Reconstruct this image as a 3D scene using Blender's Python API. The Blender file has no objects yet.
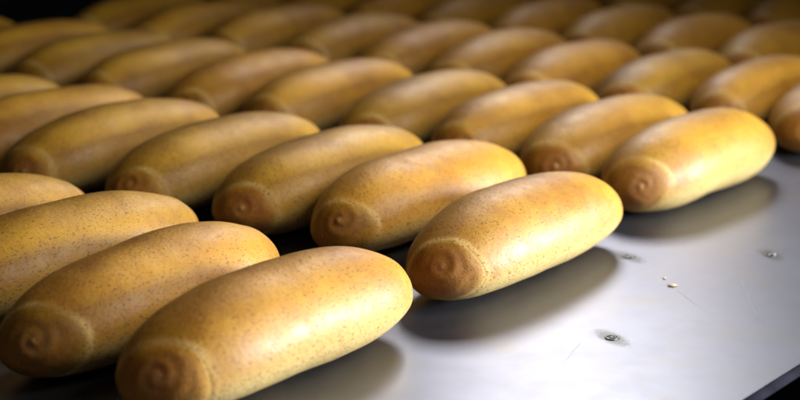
import bpy, math, random
import numpy as np
from mathutils import Vector, Matrix, noise
R = math.radians
sc = bpy.context.scene
col = sc.collection

# ------------------------------------------------------------------ helpers
def tag(o, label=None, cat=None, group=None, kind=None):
    if label: o['label'] = label
    if cat: o['category'] = cat
    if group: o['group'] = group
    if kind: o['kind'] = kind
    return o

def mesh_obj(name, verts, faces, mat, parent=None, smooth=True):
    me = bpy.data.meshes.new(name)
    me.from_pydata([tuple(v) for v in verts], [], faces)
    me.materials.append(mat)
    if smooth:
        me.polygons.foreach_set('use_smooth', [True] * len(me.polygons))
    me.update()
    o = bpy.data.objects.new(name, me)
    col.objects.link(o)
    if parent: o.parent = parent
    return o

class NT:
    """tiny node-tree writer"""
    def __init__(s, name):
        s.m = bpy.data.materials.new(name); s.m.use_nodes = True
        s.t = s.m.node_tree; s.n = s.t.nodes; s.l = s.t.links
        s.b = s.n['Principled BSDF']
    def new(s, kind, **kw):
        n = s.n.new(kind)
        for k, v in kw.items():
            if k.startswith('i_'): n.inputs[k[2:].replace('_', ' ')].default_value = v
            else: setattr(n, k, v)
        return n
    def link(s, a, b): s.l.new(a, b)
    def math(s, op, a, b=None, c=None, clamp=False):
        n = s.n.new('ShaderNodeMath'); n.operation = op; n.use_clamp = clamp
        for i, v in enumerate((a, b, c)):
            if v is None: continue
            if isinstance(v, (int, float)): n.inputs[i].default_value = v
            else: s.link(v, n.inputs[i])
        return n.outputs[0]
    def smooth(s, v, lo, hi, a=0.0, b=1.0):
        n = s.n.new('ShaderNodeMapRange'); n.interpolation_type = 'SMOOTHSTEP'
        s.link(v, n.inputs[0])
        for i, x in zip((1, 2, 3, 4), (lo, hi, a, b)): n.inputs[i].default_value = x
        return n.outputs[0]
    def mix(s, f, a, b, blend='MIX'):
        n = s.n.new('ShaderNodeMix'); n.data_type = 'RGBA'; n.blend_type = blend
        if isinstance(f, (int, float)): n.inputs[0].default_value = f
        else: s.link(f, n.inputs[0])
        for i, v in ((6, a), (7, b)):
            if isinstance(v, tuple): n.inputs[i].default_value = (*v, 1)
            else: s.link(v, n.inputs[i])
        return n.outputs[2]
    def noise(s, vec, scale, detail=2, rough=.5):
        n = s.n.new('ShaderNodeTexNoise'); n.inputs['Scale'].default_value = scale
        n.inputs['Detail'].default_value = detail; n.inputs['Roughness'].default_value = rough
        s.link(vec, n.inputs['Vector']); return n.outputs['Fac']

# ------------------------------------------------------------------ materials
def bread_material():
    t = NT('baked_crust')
    tc = t.new('ShaderNodeTexCoord').outputs['Object']
    rnd = t.new('ShaderNodeObjectInfo').outputs['Random']
    at = t.new('ShaderNodeAttribute', attribute_name='crust')
    sep = t.new('ShaderNodeSeparateColor'); t.link(at.outputs['Color'], sep.inputs[0])
    cap, ridge, pale = sep.outputs
    vn = t.new('ShaderNodeVectorMath', operation='ADD')
    cmb = t.new('ShaderNodeCombineXYZ')
    t.link(t.math('MULTIPLY', rnd, 3.7), cmb.inputs[0]); t.link(t.math('MULTIPLY', rnd, 9.1), cmb.inputs[2])
    t.link(tc, vn.inputs[0]); t.link(cmb.outputs[0], vn.inputs[1]); vec = vn.outputs[0]
    # colour of the crust: golden, browner where it baked harder
    big = t.noise(vec, 22, 3, .55)
    mid = t.noise(vec, 95, 3, .6)
    fine = t.noise(vec, 520, 2, .6)
    c = t.mix(t.smooth(big, .30, .74), (.370, .180, .009), (.240, .100, .005))
    c = t.mix(t.smooth(mid, .35, .80, 0, .35), c, (.43, .232, .017))
    c = t.mix(t.math('MULTIPLY', t.smooth(pale, 0, .95), .75), c, (.50, .37, .14))
    capn = t.math('MULTIPLY', cap, t.smooth(mid, .2, .75, 1.0, .70))
    c = t.mix(capn, c, (.190, .062, .008))
    c = t.mix(t.math('MULTIPLY', ridge, .9), c, (.66, .45, .15))
    c = t.mix(t.smooth(fine, .30, .70, 0, .12), c, (.33, .14, .022))
    # each roll a shade darker or lighter than its neighbour
    hs = t.new('ShaderNodeHueSaturation'); t.link(c, hs.inputs['Color'])
    t.link(t.math('MULTIPLY_ADD', rnd, .22, .90), hs.inputs['Value'])
    t.link(t.math('MULTIPLY_ADD', rnd, -.008, .504), hs.inputs['Hue'])
    c = hs.outputs[0]
    # bran flecks, small and elongated, of uneven size and strength
    def flecks(scale, st, thr, keep, strength, c, wob):
        mp = t.new('ShaderNodeMapping'); t.link(vec, mp.inputs[0])
        mp.inputs['Scale'].default_value = st; mp.inputs['Rotation'].default_value = (0, 0, wob)
        v = t.new('ShaderNodeTexVoronoi'); v.inputs['Scale'].default_value = scale
        t.link(mp.outputs[0], v.inputs['Vector'])
        s2 = t.new('ShaderNodeSeparateColor'); t.link(v.outputs['Color'], s2.inputs[0])
        size = t.math('MULTIPLY_ADD', s2.outputs[1], thr * .8, thr * .35)
        m = t.math('LESS_THAN', t.math('SUBTRACT', v.outputs['Distance'], size), 0.0)
        edge = t.smooth(t.math('DIVIDE', v.outputs['Distance'], size), .55, 1.15, 1, 0)
        m = t.math('MULTIPLY', edge, t.math('GREATER_THAN', s2.outputs[0], keep))
        m = t.math('MULTIPLY', m, t.math('MULTIPLY_ADD', s2.outputs[2], strength * .7, strength * .3))
        return t.mix(m, c, (.120, .046, .006)), m
    c, m1 = flecks(740, (1, .55, 1), .36, .10, .85, c, .5)
    c, m2 = flecks(1000, (1, .7, 1), .42, .12, .85, c, -.4)
    t.link(c, t.b.inputs['Base Color'])
    rg = t.smooth(t.noise(vec, 160, 3, .6), .25, .75, .48, .58)
    t.link(rg, t.b.inputs['Roughness'])
    t.b.inputs['Specular IOR Level'].default_value = .36
    t.b.inputs['Subsurface Weight'].default_value = .06
    t.b.inputs['Subsurface Radius'].default_value = (.004, .002, .001)
    t.b.inputs['Subsurface Scale'].default_value = 1.0
    h = t.math('ADD', t.math('MULTIPLY', t.noise(vec, 420, 3, .58), .00034), t.math('MULTIPLY', mid, .0004))
    h = t.math('SUBTRACT', h, t.math('MULTIPLY', m1, .00012))
    bp = t.new('ShaderNodeBump'); bp.inputs['Strength'].default_value = .5; bp.inputs['Distance'].default_value = 1.0
    t.link(h, bp.inputs['Height']); t.link(bp.outputs[0], t.b.inputs['Normal'])
    return t.m

RA = [-25, -43, -27]
RIVETS = [(.0145, .0495), (.0683, .1000), (.0709, -.0630)]
def tray_material():
    t = NT('worn_steel_sheet')
    tc = t.new('ShaderNodeTexCoord').outputs['Object']
    big = t.noise(tc, 9, 3, .55); mid = t.noise(tc, 60, 4, .6)
    mp = t.new('ShaderNodeMapping'); t.link(tc, mp.inputs[0]); mp.inputs['Scale'].default_value = (260, 9, 1)
    mp.inputs['Rotation'].default_value = (0, 0, .35)
    br = t.noise(mp.outputs[0], 1, 3, .6)
    c = t.mix(t.smooth(big, .3, .7), (.144, .145, .166), (.158, .160, .183))
    c = t.mix(t.smooth(mid, .45, .75, 0, .30), c, (.136, .137, .150))
    c = t.mix(t.smooth(br, .45, .8, 0, .25), c, (.172, .175, .197))
    st = t.noise(tc, 26, 5, .65)
    c = t.mix(t.smooth(st, .50, .72, 0, .55), c, (.165, .155, .135))
    # dark grime smeared round each rivet
    sx = t.new('ShaderNodeSeparateXYZ'); t.link(tc, sx.inputs[0]); x, y = sx.outputs[0], sx.outputs[1]
    wob = t.math('MULTIPLY_ADD', t.noise(tc, 420, 3, .7), .006, -.003)
    tot = None
    for k, (rx, ry) in enumerate(RIVETS):
        dx = t.math('SUBTRACT', x, rx); dy = t.math('SUBTRACT', y, ry)
        ca, sa = math.cos(R(RA[k])), math.sin(R(RA[k]))
        u = t.math('ADD', t.math('MULTIPLY', dx, ca), t.math('MULTIPLY', dy, sa))
        v = t.math('SUBTRACT', t.math('MULTIPLY', dy, ca), t.math('MULTIPLY', dx, sa))
        u = t.math('ADD', t.math('DIVIDE', u, 2.1), wob); v = t.math('ADD', v, wob)
        d = t.math('SQRT', t.math('ADD', t.math('MULTIPLY', u, u), t.math('MULTIPLY', v, v)))
        m = t.smooth(d, .0028, .0070, .97, 0)
        tot = m if tot is None else t.math('MAXIMUM', tot, m)
    c = t.mix(tot, c, (.045, .045, .04))
    t.link(c, t.b.inputs['Base Color'])
    t.link(t.math('MULTIPLY_ADD', tot, -.5, 1.0), t.b.inputs['Metallic'])
    t.link(t.smooth(mid, .3, .75, .395, .42), t.b.inputs['Roughness'])
    bp = t.new('ShaderNodeBump'); bp.inputs['Strength'].default_value = .30; bp.inputs['Distance'].default_value = 1.0
    t.link(t.math('ADD', t.math('MULTIPLY', br, .00006), t.math('MULTIPLY', mid, .00004)), bp.inputs['Height'])
    t.link(bp.outputs[0], t.b.inputs['Normal'])
    return t.m

def plain(name, c, rough=.5, metal=0., scale=60, var=.25):
    t = NT(name); tc = t.new('ShaderNodeTexCoord').outputs['Object']
    n = t.noise(tc, scale, 4, .6)
    t.link(t.mix(t.smooth(n, .3, .7), tuple(v * (1 - var) for v in c), tuple(min(1, v * (1 + var)) for v in c)), t.b.inputs['Base Color'])
    t.b.inputs['Roughness'].default_value = rough; t.b.inputs['Metallic'].default_value = metal
    bp = t.new('ShaderNodeBump'); bp.inputs['Strength'].default_value = .2; bp.inputs['Distance'].default_value = .001
    t.link(n, bp.inputs['Height']); t.link(bp.outputs[0], t.b.inputs['Normal'])
    return t.m

M_bread = bread_material(); M_tray = tray_material()
M_lip = plain('dark_rolled_lip', (.012, .011, .015), .8, 0)
M_lip.node_tree.nodes['Principled BSDF'].inputs['Specular IOR Level'].default_value = .0
M_rivet = plain('dull_rivet_steel', (.10, .10, .10), .34, .9, 900, .5)
M_scratch = plain('bright_scratch', (.22, .225, .25), .42, 1.0)
M_floor = plain('dark_concrete', (.012, .012, .016), .8, 0)
M_rail = plain('pale_painted_rail', (.62, .63, .70), .4, .3)
M_crumb = plain('crumb', (.34, .26, .13), .8, 0, 900, .3)

# ------------------------------------------------------------------ bread rolls
L, W, H, NN, FLAT, DN, DF, NF = 0.1632, 0.0586, 0.048, 3.1512, 0.8544, 0.2478, 0.1021, 2.9417

def base_surface(s, p, wx=1.0, hz=1.0, bend=0.0):
    """s, p arrays -> points of the plain loaf shape (before lumps and creases)"""
    n = np.where(s < 0, NN, NF)
    r = np.sqrt(np.maximum(1 - np.abs(s) ** n, 0))
    z = np.sin(p); z = np.where(z > 0, z, z * FLAT)
    dr = np.where(s < 0, DN, DF) * np.abs(s) ** 2.2
    X = np.cos(p) * r * W / 2 * wx + bend * (s * s - .3)
    Z = (z * r + FLAT - dr) * H / 2 * hz
    return np.stack([X, s * L / 2, Z], -1)

def fnoise(P, scale, seed):
    out = np.empty(P.shape[:-1]); fl = out.ravel(); Q = P.reshape(-1, 3) * scale + seed * 7.31
    for i in range(len(fl)): fl[i] = noise.noise(Vector(Q[i]))
    return fl.reshape(P.shape[:-1])

def roll_meshes(seed, nb=120, nc=30, npz=96):
    rg = random.Random(seed)
    wx = rg.uniform(.975, 1.035); hz = rg.uniform(.97, 1.03); bend = rg.uniform(-.0030, .0030)
    s0 = -.866 + rg.uniform(-.018, .018); tilt = .086 + rg.uniform(-.025, .02); tph = rg.uniform(-.25, .3)
    nav_s, nav_p = -.945 + rg.uniform(-.015, .008), R(45) + rg.uniform(-.35, .5)
    spin = rg.uniform(0, 6.28); nub = rg.uniform(.4, 1.2); spir = rg.uniform(.3, 1.0); far = rg.uniform(.5, 1.3)
    ridge_gain = rg.uniform(.6, 1)
    p = np.linspace(0, 2 * math.pi, npz, endpoint=False)
    wav = np.array([noise.noise(Vector((math.cos(a) * 1.3, math.sin(a) * 1.3, seed * 3.1))) for a in p])
    sring = s0 + tilt * np.cos(p - tph) + .018 * wav
    nav = base_surface(np.array([nav_s]), np.array([nav_p]), wx, hz, bend)[0]
    def build(rows_s, is_cap):
        S = rows_s; P = np.broadcast_to(p, S.shape)
        e = 1e-3
        Sc = np.clip(S, -.9995, .9995)
        B = base_surface(S, P, wx, hz, bend)
        ds = base_surface(Sc + e * .4, P, wx, hz, bend) - base_surface(Sc - e * .4, P, wx, hz, bend)
        dp = base_surface(Sc, P + e, wx, hz, bend) - base_surface(Sc, P - e, wx, hz, bend)
        N = np.cross(ds, dp); nl = np.linalg.norm(N, axis=-1, keepdims=True); N = -N / np.maximum(nl, 1e-12)
        C = np.array([0, 0, H * .42]); side = ((B - C) * N).sum(-1, keepdims=True); N = np.where(side < 0, -N, N)
        N[np.abs(S) > .9996] = np.array([0, -1, 0]) if is_cap else np.array([0, 1, 0])
        d = S - sring[None, :]
        lump = .0014 * fnoise(B, 24, seed) + .00028 * fnoise(B, 75, seed + 5)
        h = lump
        # raised pale lip of the outer wrap, then the crease down to the rolled end
        h = h + .00022 * ridge_gain * np.exp(-((d - .020) / .026) ** 2)
        pinch = np.clip(-np.sin(p - .5), 0, 1)[None, :] ** 1.5
        h = h - (.00028 * pinch) * np.exp(-(d / (.013 + .012 * pinch)) ** 2)
        h = h + .00012 * fnoise(B, 230, seed + 9) * np.exp(-(np.maximum(np.linalg.norm(B - nav, axis=-1) - .004, 0) / .006) ** 2)
        h = h + np.where(d < 0, .00025 * np.exp(-((d + .045) / .035) ** 2), 0)
        # navel, nub and the faint spiral turn on the rolled end
        rho = np.linalg.norm(B - nav, axis=-1)
        th = np.arctan2(B[..., 2] - nav[2], B[..., 0] - nav[0] + .6 * (B[..., 1] - nav[1]))
        h = h - .0006 * np.exp(-(rho / .0045) ** 2) + .0008 * nub * np.exp(-(rho / .0017) ** 2)
        h = h + spir * .00028 * np.cos(2 * math.pi * rho / .0062 - th + spin) * np.exp(-(rho / .011) ** 2) * np.clip(rho / .002, 0, 1) * (d < .01)
        # faint edge of the wrap near the far end
        h = h - far * .0004 * np.exp(-((S - .84 - .03 * np.cos(p - 1)) / .010) ** 2) + far * .0003 * np.exp(-((S - .81 - .03 * np.cos(p - 1)) / .015) ** 2)
        if is_cap: h = h - np.where(d > 0, .0006 * np.clip(d / .02, 0, 1), 0)      # tucks in under the outer wrap
        V = B + N * h[..., None]
        V[..., 2] = np.maximum(V[..., 2], 0.0)
        # crust tint: R browner rolled end, G pale crease, B pale lower flank
        capc = np.clip((-d - .004) / .055, 0, 1) * (.66 + .38 * np.exp(-(rho / .009) ** 2)) * (1 + .35 * spir * np.cos(2 * math.pi * rho / .0062 - th + spin + 3.0) * np.exp(-(rho / .010) ** 2) * np.clip(rho / .002, 0, 1)) 
        capc = capc + .55 * np.exp(-((S - 1) / .11) ** 2)
        ridg = ridge_gain * np.exp(-((d - .014) / .019) ** 2) * (.65 + .35 * wav * 2) + .35 * nub * np.exp(-(rho / .0016) ** 2) \
            + .35 * far * np.exp(-((S - .82 - .03 * np.cos(p - 1)) / .012) ** 2)
        up = N[..., 2]; pl = np.clip((.38 - up) / 1.0, 0, 1) * np.clip((1 - np.abs(S)) / .35, 0, 1)
        colr = np.stack([np.clip(capc, 0, 1), np.clip(ridg, 0, 1), pl, np.ones_like(pl)], -1)
        return V, colr
    def to_obj(name, S, is_cap, parent):
        V, C = build(S, is_cap); nr = S.shape[0]
        faces = []
        for a in range(nr - 1):
            for b in range(npz):
                c = (b + 1) % npz
                faces.append((a * npz + b, a * npz + c, (a + 1) * npz + c, (a + 1) * npz + b))
        Vf = V.reshape(-1, 3)
        if is_cap: faces.append(tuple(range(npz - 1, -1, -1)))
        else: faces.append(tuple((nr - 1) * npz + b for b in range(npz)))
        o = mesh_obj(name, Vf, faces, M_bread, parent)
        ca = o.data.color_attributes.new('crust', 'FLOAT_COLOR', 'POINT')
        ca.data.foreach_set('color', C.reshape(-1).astype(np.float32))
        return o
    # body: from the crease to the far tip; rows packed where the shape turns
    u = np.linspace(0, 1, nb)[:, None]
    g = np.where(u < .3, (u / .3) ** 1.25 * .16, .16 + .84 * np.sin((u - .3) / .7 * math.pi / 2) ** 1.0)
    Sb = sring[None, :] + (1 - 2e-5 - sring[None, :]) * g
    body = to_obj('bread_roll', Sb, False, None)
    v = np.linspace(0, 1, nc)[:, None]
    Sc = -1 + 2e-5 + (sring[None, :] + .02 + 1 - 2e-5) * (1 - np.cos(v * math.pi / 2)) ** .9
    cap = to_obj('rolled_end', Sc, True, body)
    return body, cap

PLACES = {(0,1):(-0.0143,-0.1877,-0.012), (1,1):(-0.0829,-0.1890,-0.075), (2,1):(-0.1538,-0.1761,0.000), (3,1):(-0.2200,-0.1863,0.000),
(0,2):(-0.0150,-0.0077,-0.023), (1,2):(-0.0928,0.0180,0.017), (2,2):(-0.1538,0.0135,0.000), (3,2):(-0.2226,0.0023,0.000), (4,2):(-0.2927,-0.0094,0.000), (5,2):(-0.3589,-0.0045,0.000), (6,2):(-0.4257,-0.0144,0.000),
(0,3):(-0.0233,0.1866,0.009), (1,3):(-0.0850,0.1957,0.000), (2,3):(-0.1496,0.1974,0.000), (3,3):(-0.2165,0.1902,0.000), (4,3):(-0.2875,0.1805,0.000), (5,3):(-0.3546,0.1749,0.000), (6,3):(-0.4259,0.1649,0.000), (7,3):(-0.4946,0.1629,0.000), (8,3):(-0.5617,0.1590,0.000), (9,3):(-0.6368,0.1300,0.000),
(0,4):(-0.0195,0.3840,-0.050), (1,4):(-0.0781,0.3890,0.000), (2,4):(-0.1444,0.3777,0.000), (3,4):(-0.2125,0.3647,0.000), (4,4):(-0.2780,0.3659,0.000), (5,4):(-0.3435,0.3653,0.000), (6,4):(-0.4123,0.3595,0.000), (7,4):(-0.4849,0.3513,0.000), (8,4):(-0.5535,0.3307,0.000), (9,4):(-0.6150,0.3265,0.000),
(1,5):(-0.0762,0.5529,0.000), (2,5):(-0.1447,0.5541,0.000), (3,5):(-0.2110,0.5479,0.000), (4,5):(-0.2783,0.5428,0.000), (5,5):(-0.3470,0.5397,0.000), (6,5):(-0.4147,0.5323,0.000), (7,5):(-0.4824,0.5234,0.000), (8,5):(-0.5501,0.5128,0.000), (9,5):(-0.6178,0.5006,0.000),
(3,6):(-0.2116,0.7315,0.000), (4,6):(-0.2793,0.7274,0.000), (5,6):(-0.3470,0.7217,0.000), (6,6):(-0.4147,0.7143,0.000), (7,6):(-0.4824,0.7054,0.000), (8,6):(-0.5501,0.6948,0.000),
(4,7):(-0.2793,0.9094,0.000), (5,7):(-0.3470,0.9037,0.000), (6,7):(-0.4147,0.8963,0.000)}
ORD = ['first', 'second', 'third', 'fourth', 'fifth', 'sixth', 'seventh', 'eighth', 'ninth', 'tenth']
ROWN = {1: 'front row', 2: 'second row', 3: 'third row', 4: 'fourth row', 5: 'fifth row', 6: 'sixth row', 7: 'seventh and farthest row'}
SPECIAL = {
 (0,1): 'large glossy roll nearest the camera, with a white shine on its side',
 (1,1): 'roll with dark swirled end at the lower left, behind the glossy nearest roll',
 (0,2): 'speckled golden roll in the middle, between two rolls along the bare steel edge',
 (0,3): 'smooth golden roll at the right, third along the bare steel edge, no rivet beneath',
 (0,4): 'roll cut off by the right frame edge, showing its brown spiral end',
}
SPECIAL[(0,3)] = 'plump golden roll at the right, third back along the bare steel edge'
def label_for(i, j):
    if (i, j) in SPECIAL: return SPECIAL[(i, j)]
    look = {1: 'speckled golden roll', 2: 'golden brown roll', 3: 'softly blurred golden roll', 4: 'blurred brown roll', 5: 'dim blurred roll', 6: 'dim far roll', 7: 'dark farthest roll'}[j]
    return '%s, %s from the bare steel edge in the %s' % (look, ORD[i], ROWN[j])

protos = []
keys = sorted(PLACES, key=lambda k: (k[1], k[0]))
own = {(0,1), (1,1), (0,2), (1,2), (2,2), (0,3), (1,3), (2,1)}
nfar = 0
for k in keys:
    i, j = k; x, y, yaw = PLACES[k]
    near = k in own
    if near or nfar < 6:
        if near: root, cap = roll_meshes(3 + i * 7 + j * 31, 150, 44, 128)
        else:
            root, cap = roll_meshes(101 + nfar * 13, 90, 26, 72); nfar += 1; protos.append((root, cap))
    else:
        rr, cc = protos[(i * 5 + j * 3 + (i * j) % 4) % 6]
        root = rr.copy(); col.objects.link(root)
        cap = cc.copy(); col.objects.link(cap); cap.parent = root
    rg = random.Random(i * 101 + j * 7)
    root.location = (x, y, .0003)
    root.rotation_euler = (0, 0, -yaw + (0 if near else rg.uniform(-.025, .025)))
    tag(root, label_for(i, j), 'bread roll', 'bread rolls lined up on the steel tray')

# ------------------------------------------------------------------ tray, rivets, crumbs, surroundings
EX = .1480                                      # the long side of the tray
def tray():
    x0, x1, y0, y1 = -.705, EX, -.62, 1.7
    prof = [(x0, -.0016), (x0, 0), (x1, 0)]
    vs = []; fs = []
    ys = np.linspace(y0, y1, 40)
    for yy in ys:
        for px, pz in prof: vs.append((px, yy, pz))
    n = len(prof)
    for a in range(len(ys) - 1):
        for b in range(n - 1): fs.append((a * n + b, (a + 1) * n + b, (a + 1) * n + b + 1, a * n + b + 1))
    fs = [f[::-1] for f in fs]
    o = mesh_obj('baking_tray', vs, fs, M_tray, None, False)
    tag(o, 'long pale steel tray sheet holding the rows of bread rolls', 'tray')
    # dark rolled lip that folds down along the side
    lp = []; fl = []; m = 8
    for yy in ys:
        for q in range(m):
            a = q / (m - 1) * math.pi / 2
            lp.append((x1 + .0001 + 0.0030 * math.sin(a), yy, -.0001 - .0030 * (1 - math.cos(a))))
        lp.append((x1 + .0022, yy, -.0036))
    m += 1
    for a in range(len(ys) - 1):
        for b in range(m - 1): fl.append((a * m + b, a * m + b + 1, (a + 1) * m + b + 1, (a + 1) * m + b))
    mesh_obj('rolled_lip', lp, fl, M_lip, o)
    for k, (rx, ry) in enumerate(RIVETS):
        vs = []; fs = []; seg = 24; rings = [(0, .00055), (.0009, .0005), (.0016, .00015), (.0021, -.0001), (.0026, .0004), (.0031, .00035), (.0034, .00003)]
        for r_, z_ in rings:
            for q in range(seg):
                a = 2 * math.pi * q / seg; w = 1 + .12 * noise.noise(Vector((math.cos(a) * 2, math.sin(a) * 2, k * 4.)))
                vs.append((rx + math.cos(a) * r_ * w, ry + math.sin(a) * r_ * w, z_ + .0001))
        for a in range(len(rings) - 1):
            for q in range(seg): fs.append((a * seg + q, (a + 1) * seg + q, (a + 1) * seg + (q + 1) % seg, a * seg + (q + 1) % seg))
        mesh_obj('rivet', vs, fs, M_rivet, o)
    def scratch(ax, ay, bx, by, w):
        vs = []; fs = []; n = 30; d = Vector((bx - ax, by - ay)); nrm = Vector((-d.y, d.x)).normalized()
        for q in range(n):
            t_ = q / (n - 1); c_ = Vector((ax, ay)) + d * t_ + nrm * .0006 * noise.noise(Vector((t_ * 3, ax * 50, 0)))
            ww = w * math.sin(math.pi * min(max(t_, .02), .98)) * (.7 + .5 * noise.noise(Vector((t_ * 9, 1, bx))))
            vs += [(c_.x + nrm.x * ww, c_.y + nrm.y * ww, .00012), (c_.x - nrm.x * ww, c_.y - nrm.y * ww, .00012)]
        for q in range(n - 1): fs.append((2 * q, 2 * q + 1, 2 * q + 3, 2 * q + 2))
        mesh_obj('scratch', vs, fs, M_scratch, o)
    scratch(.0600, .0745, .1325, -.0335, .00016)
    scratch(.052, .022, .088, -.006, .00013)
    scratch(.062, -.072, .072, -.105, .00012)
tray()

def crumb(x, y, sz, seed, label):
    vs = []; fs = []; nu, nv = 12, 8
    for a in range(nv):
        t_ = math.pi * a / (nv - 1)
        for b in range(nu):
            u = 2 * math.pi * b / nu
            d = Vector((math.sin(t_) * math.cos(u), math.sin(t_) * math.sin(u), math.cos(t_)))
            k = 1 + .55 * noise.noise(d * 1.6 + Vector((seed, 0, 0)))
            vs.append((d.x * sz * k * 1.3, d.y * sz * k * .8, (d.z + .9) * sz * .14 * k))
    for a in range(nv - 1):
        for b in range(nu): fs.append((a * nu + b, (a + 1) * nu + b, (a + 1) * nu + (b + 1) % nu, a * nu + (b + 1) % nu))
    o = mesh_obj('bread_crumb', vs, fs, M_crumb); o.location = (x, y, .0002); o.rotation_euler[2] = seed
    tag(o, label, 'crumb', 'bread crumbs on the bare steel')
crumb(.0549, .0204, .0019, 1.1, 'larger of the two yellow crumbs lying on the bare steel')
crumb(.0462, .0286, .0011, 2.3, 'smaller yellow crumb just behind the larger crumb on the steel')

# side rail beyond the gap, and the dark floor under everything
vs = [(.1645, -.62, -.020), (.1665, -.62, -.018), (.23, -.62, -.018), (.23, -.62, -.05), (.1645, -.62, -.05)]
vs = vs + [(a, 1.7, c) for a, b, c in vs]
fs = [(q, (q + 1) % 5, 5 + (q + 1) % 5, 5 + q) for q in range(5)] + [(4, 3, 2, 1, 0), (5, 6, 7, 8, 9)]
o = mesh_obj('side_rail', vs, fs, M_rail, None, False)
tag(o, 'pale conveyor side rail beyond the black gap at the lower right corner', 'rail')
o = mesh_obj('floor', [(-6, -4, -.9), (6, -4, -.9), (6, 9, -.9), (-6, 9, -.9)], [(0, 1, 2, 3)], M_floor, None, False)
tag(o, kind='structure')

# ------------------------------------------------------------------ camera
F, yaw, pitch, rl, cx, cy, cz = 1694.255, -0.648551, 0.25801, 0.016623, 0.41753, -0.674427, 0.244263
f = Vector((math.sin(yaw) * math.cos(pitch), math.cos(yaw) * math.cos(pitch), -math.sin(pitch)))
r = Vector((math.cos(yaw), -math.sin(yaw), 0)); u = r.cross(f)
r2 = r * math.cos(rl) + u * math.sin(rl); u2 = -r * math.sin(rl) + u * math.cos(rl)
cam = bpy.data.cameras.new('camera'); co = bpy.data.objects.new('camera', cam); col.objects.link(co)
m = Matrix((r2, u2, -f)).transposed().to_4x4(); m.translation = Vector((cx, cy, cz)); co.matrix_world = m
cam.sensor_width = 36; cam.lens = F / 800 * 36; cam.clip_start = .01; cam.clip_end = 60
cam.dof.use_dof = True; cam.dof.aperture_fstop = 8.5
cam.dof.focus_distance = (Vector((-.03, -.11, .03)) - co.location).dot(f)
sc.camera = co

# ------------------------------------------------------------------ light
def area(name, loc, target, sx, sy, power, color, spread=180):
    l = bpy.data.lights.new(name, 'AREA'); l.shape = 'RECTANGLE'; l.size = sx; l.size_y = sy
    l.energy = power; l.color = color; l.spread = R(spread)
    o = bpy.data.objects.new(name, l); col.objects.link(o); o.location = loc
    o.rotation_euler = (Vector(target) - Vector(loc)).to_track_quat('-Z', 'Y').to_euler()
    return o
area('overhead_lamp', (-.47, .81, .63), (.12, -.07, 0), .24, .24, .82, (.97, .965, 1), 70)
area('ceiling_light', (.47, .20, .49), (.17, .05, 0), .36, .36, 3.5, (1, .96, .89), 112)
area('window_light', (.64, .50, .17), (.04, -.14, 0), .26, .16, 8.2, (.74, .85, 1), 88)
area('front_fill', (.5, -1.3, .9), (-.1, 0, 0), .8, .6, 1.6, (1, .88, .76))
w = bpy.data.worlds.new('World'); sc.world = w; w.use_nodes = True
w.node_tree.nodes['Background'].inputs[0].default_value = (.5, .55, .7, 1)
w.node_tree.nodes['Background'].inputs[1].default_value = .02

sc.view_settings.view_transform = 'Standard'; sc.view_settings.look = 'None'
sc.view_settings.exposure = 0; sc.view_settings.gamma = 1
sc.cycles.max_bounces = 6
sc.cycles.use_denoising = True
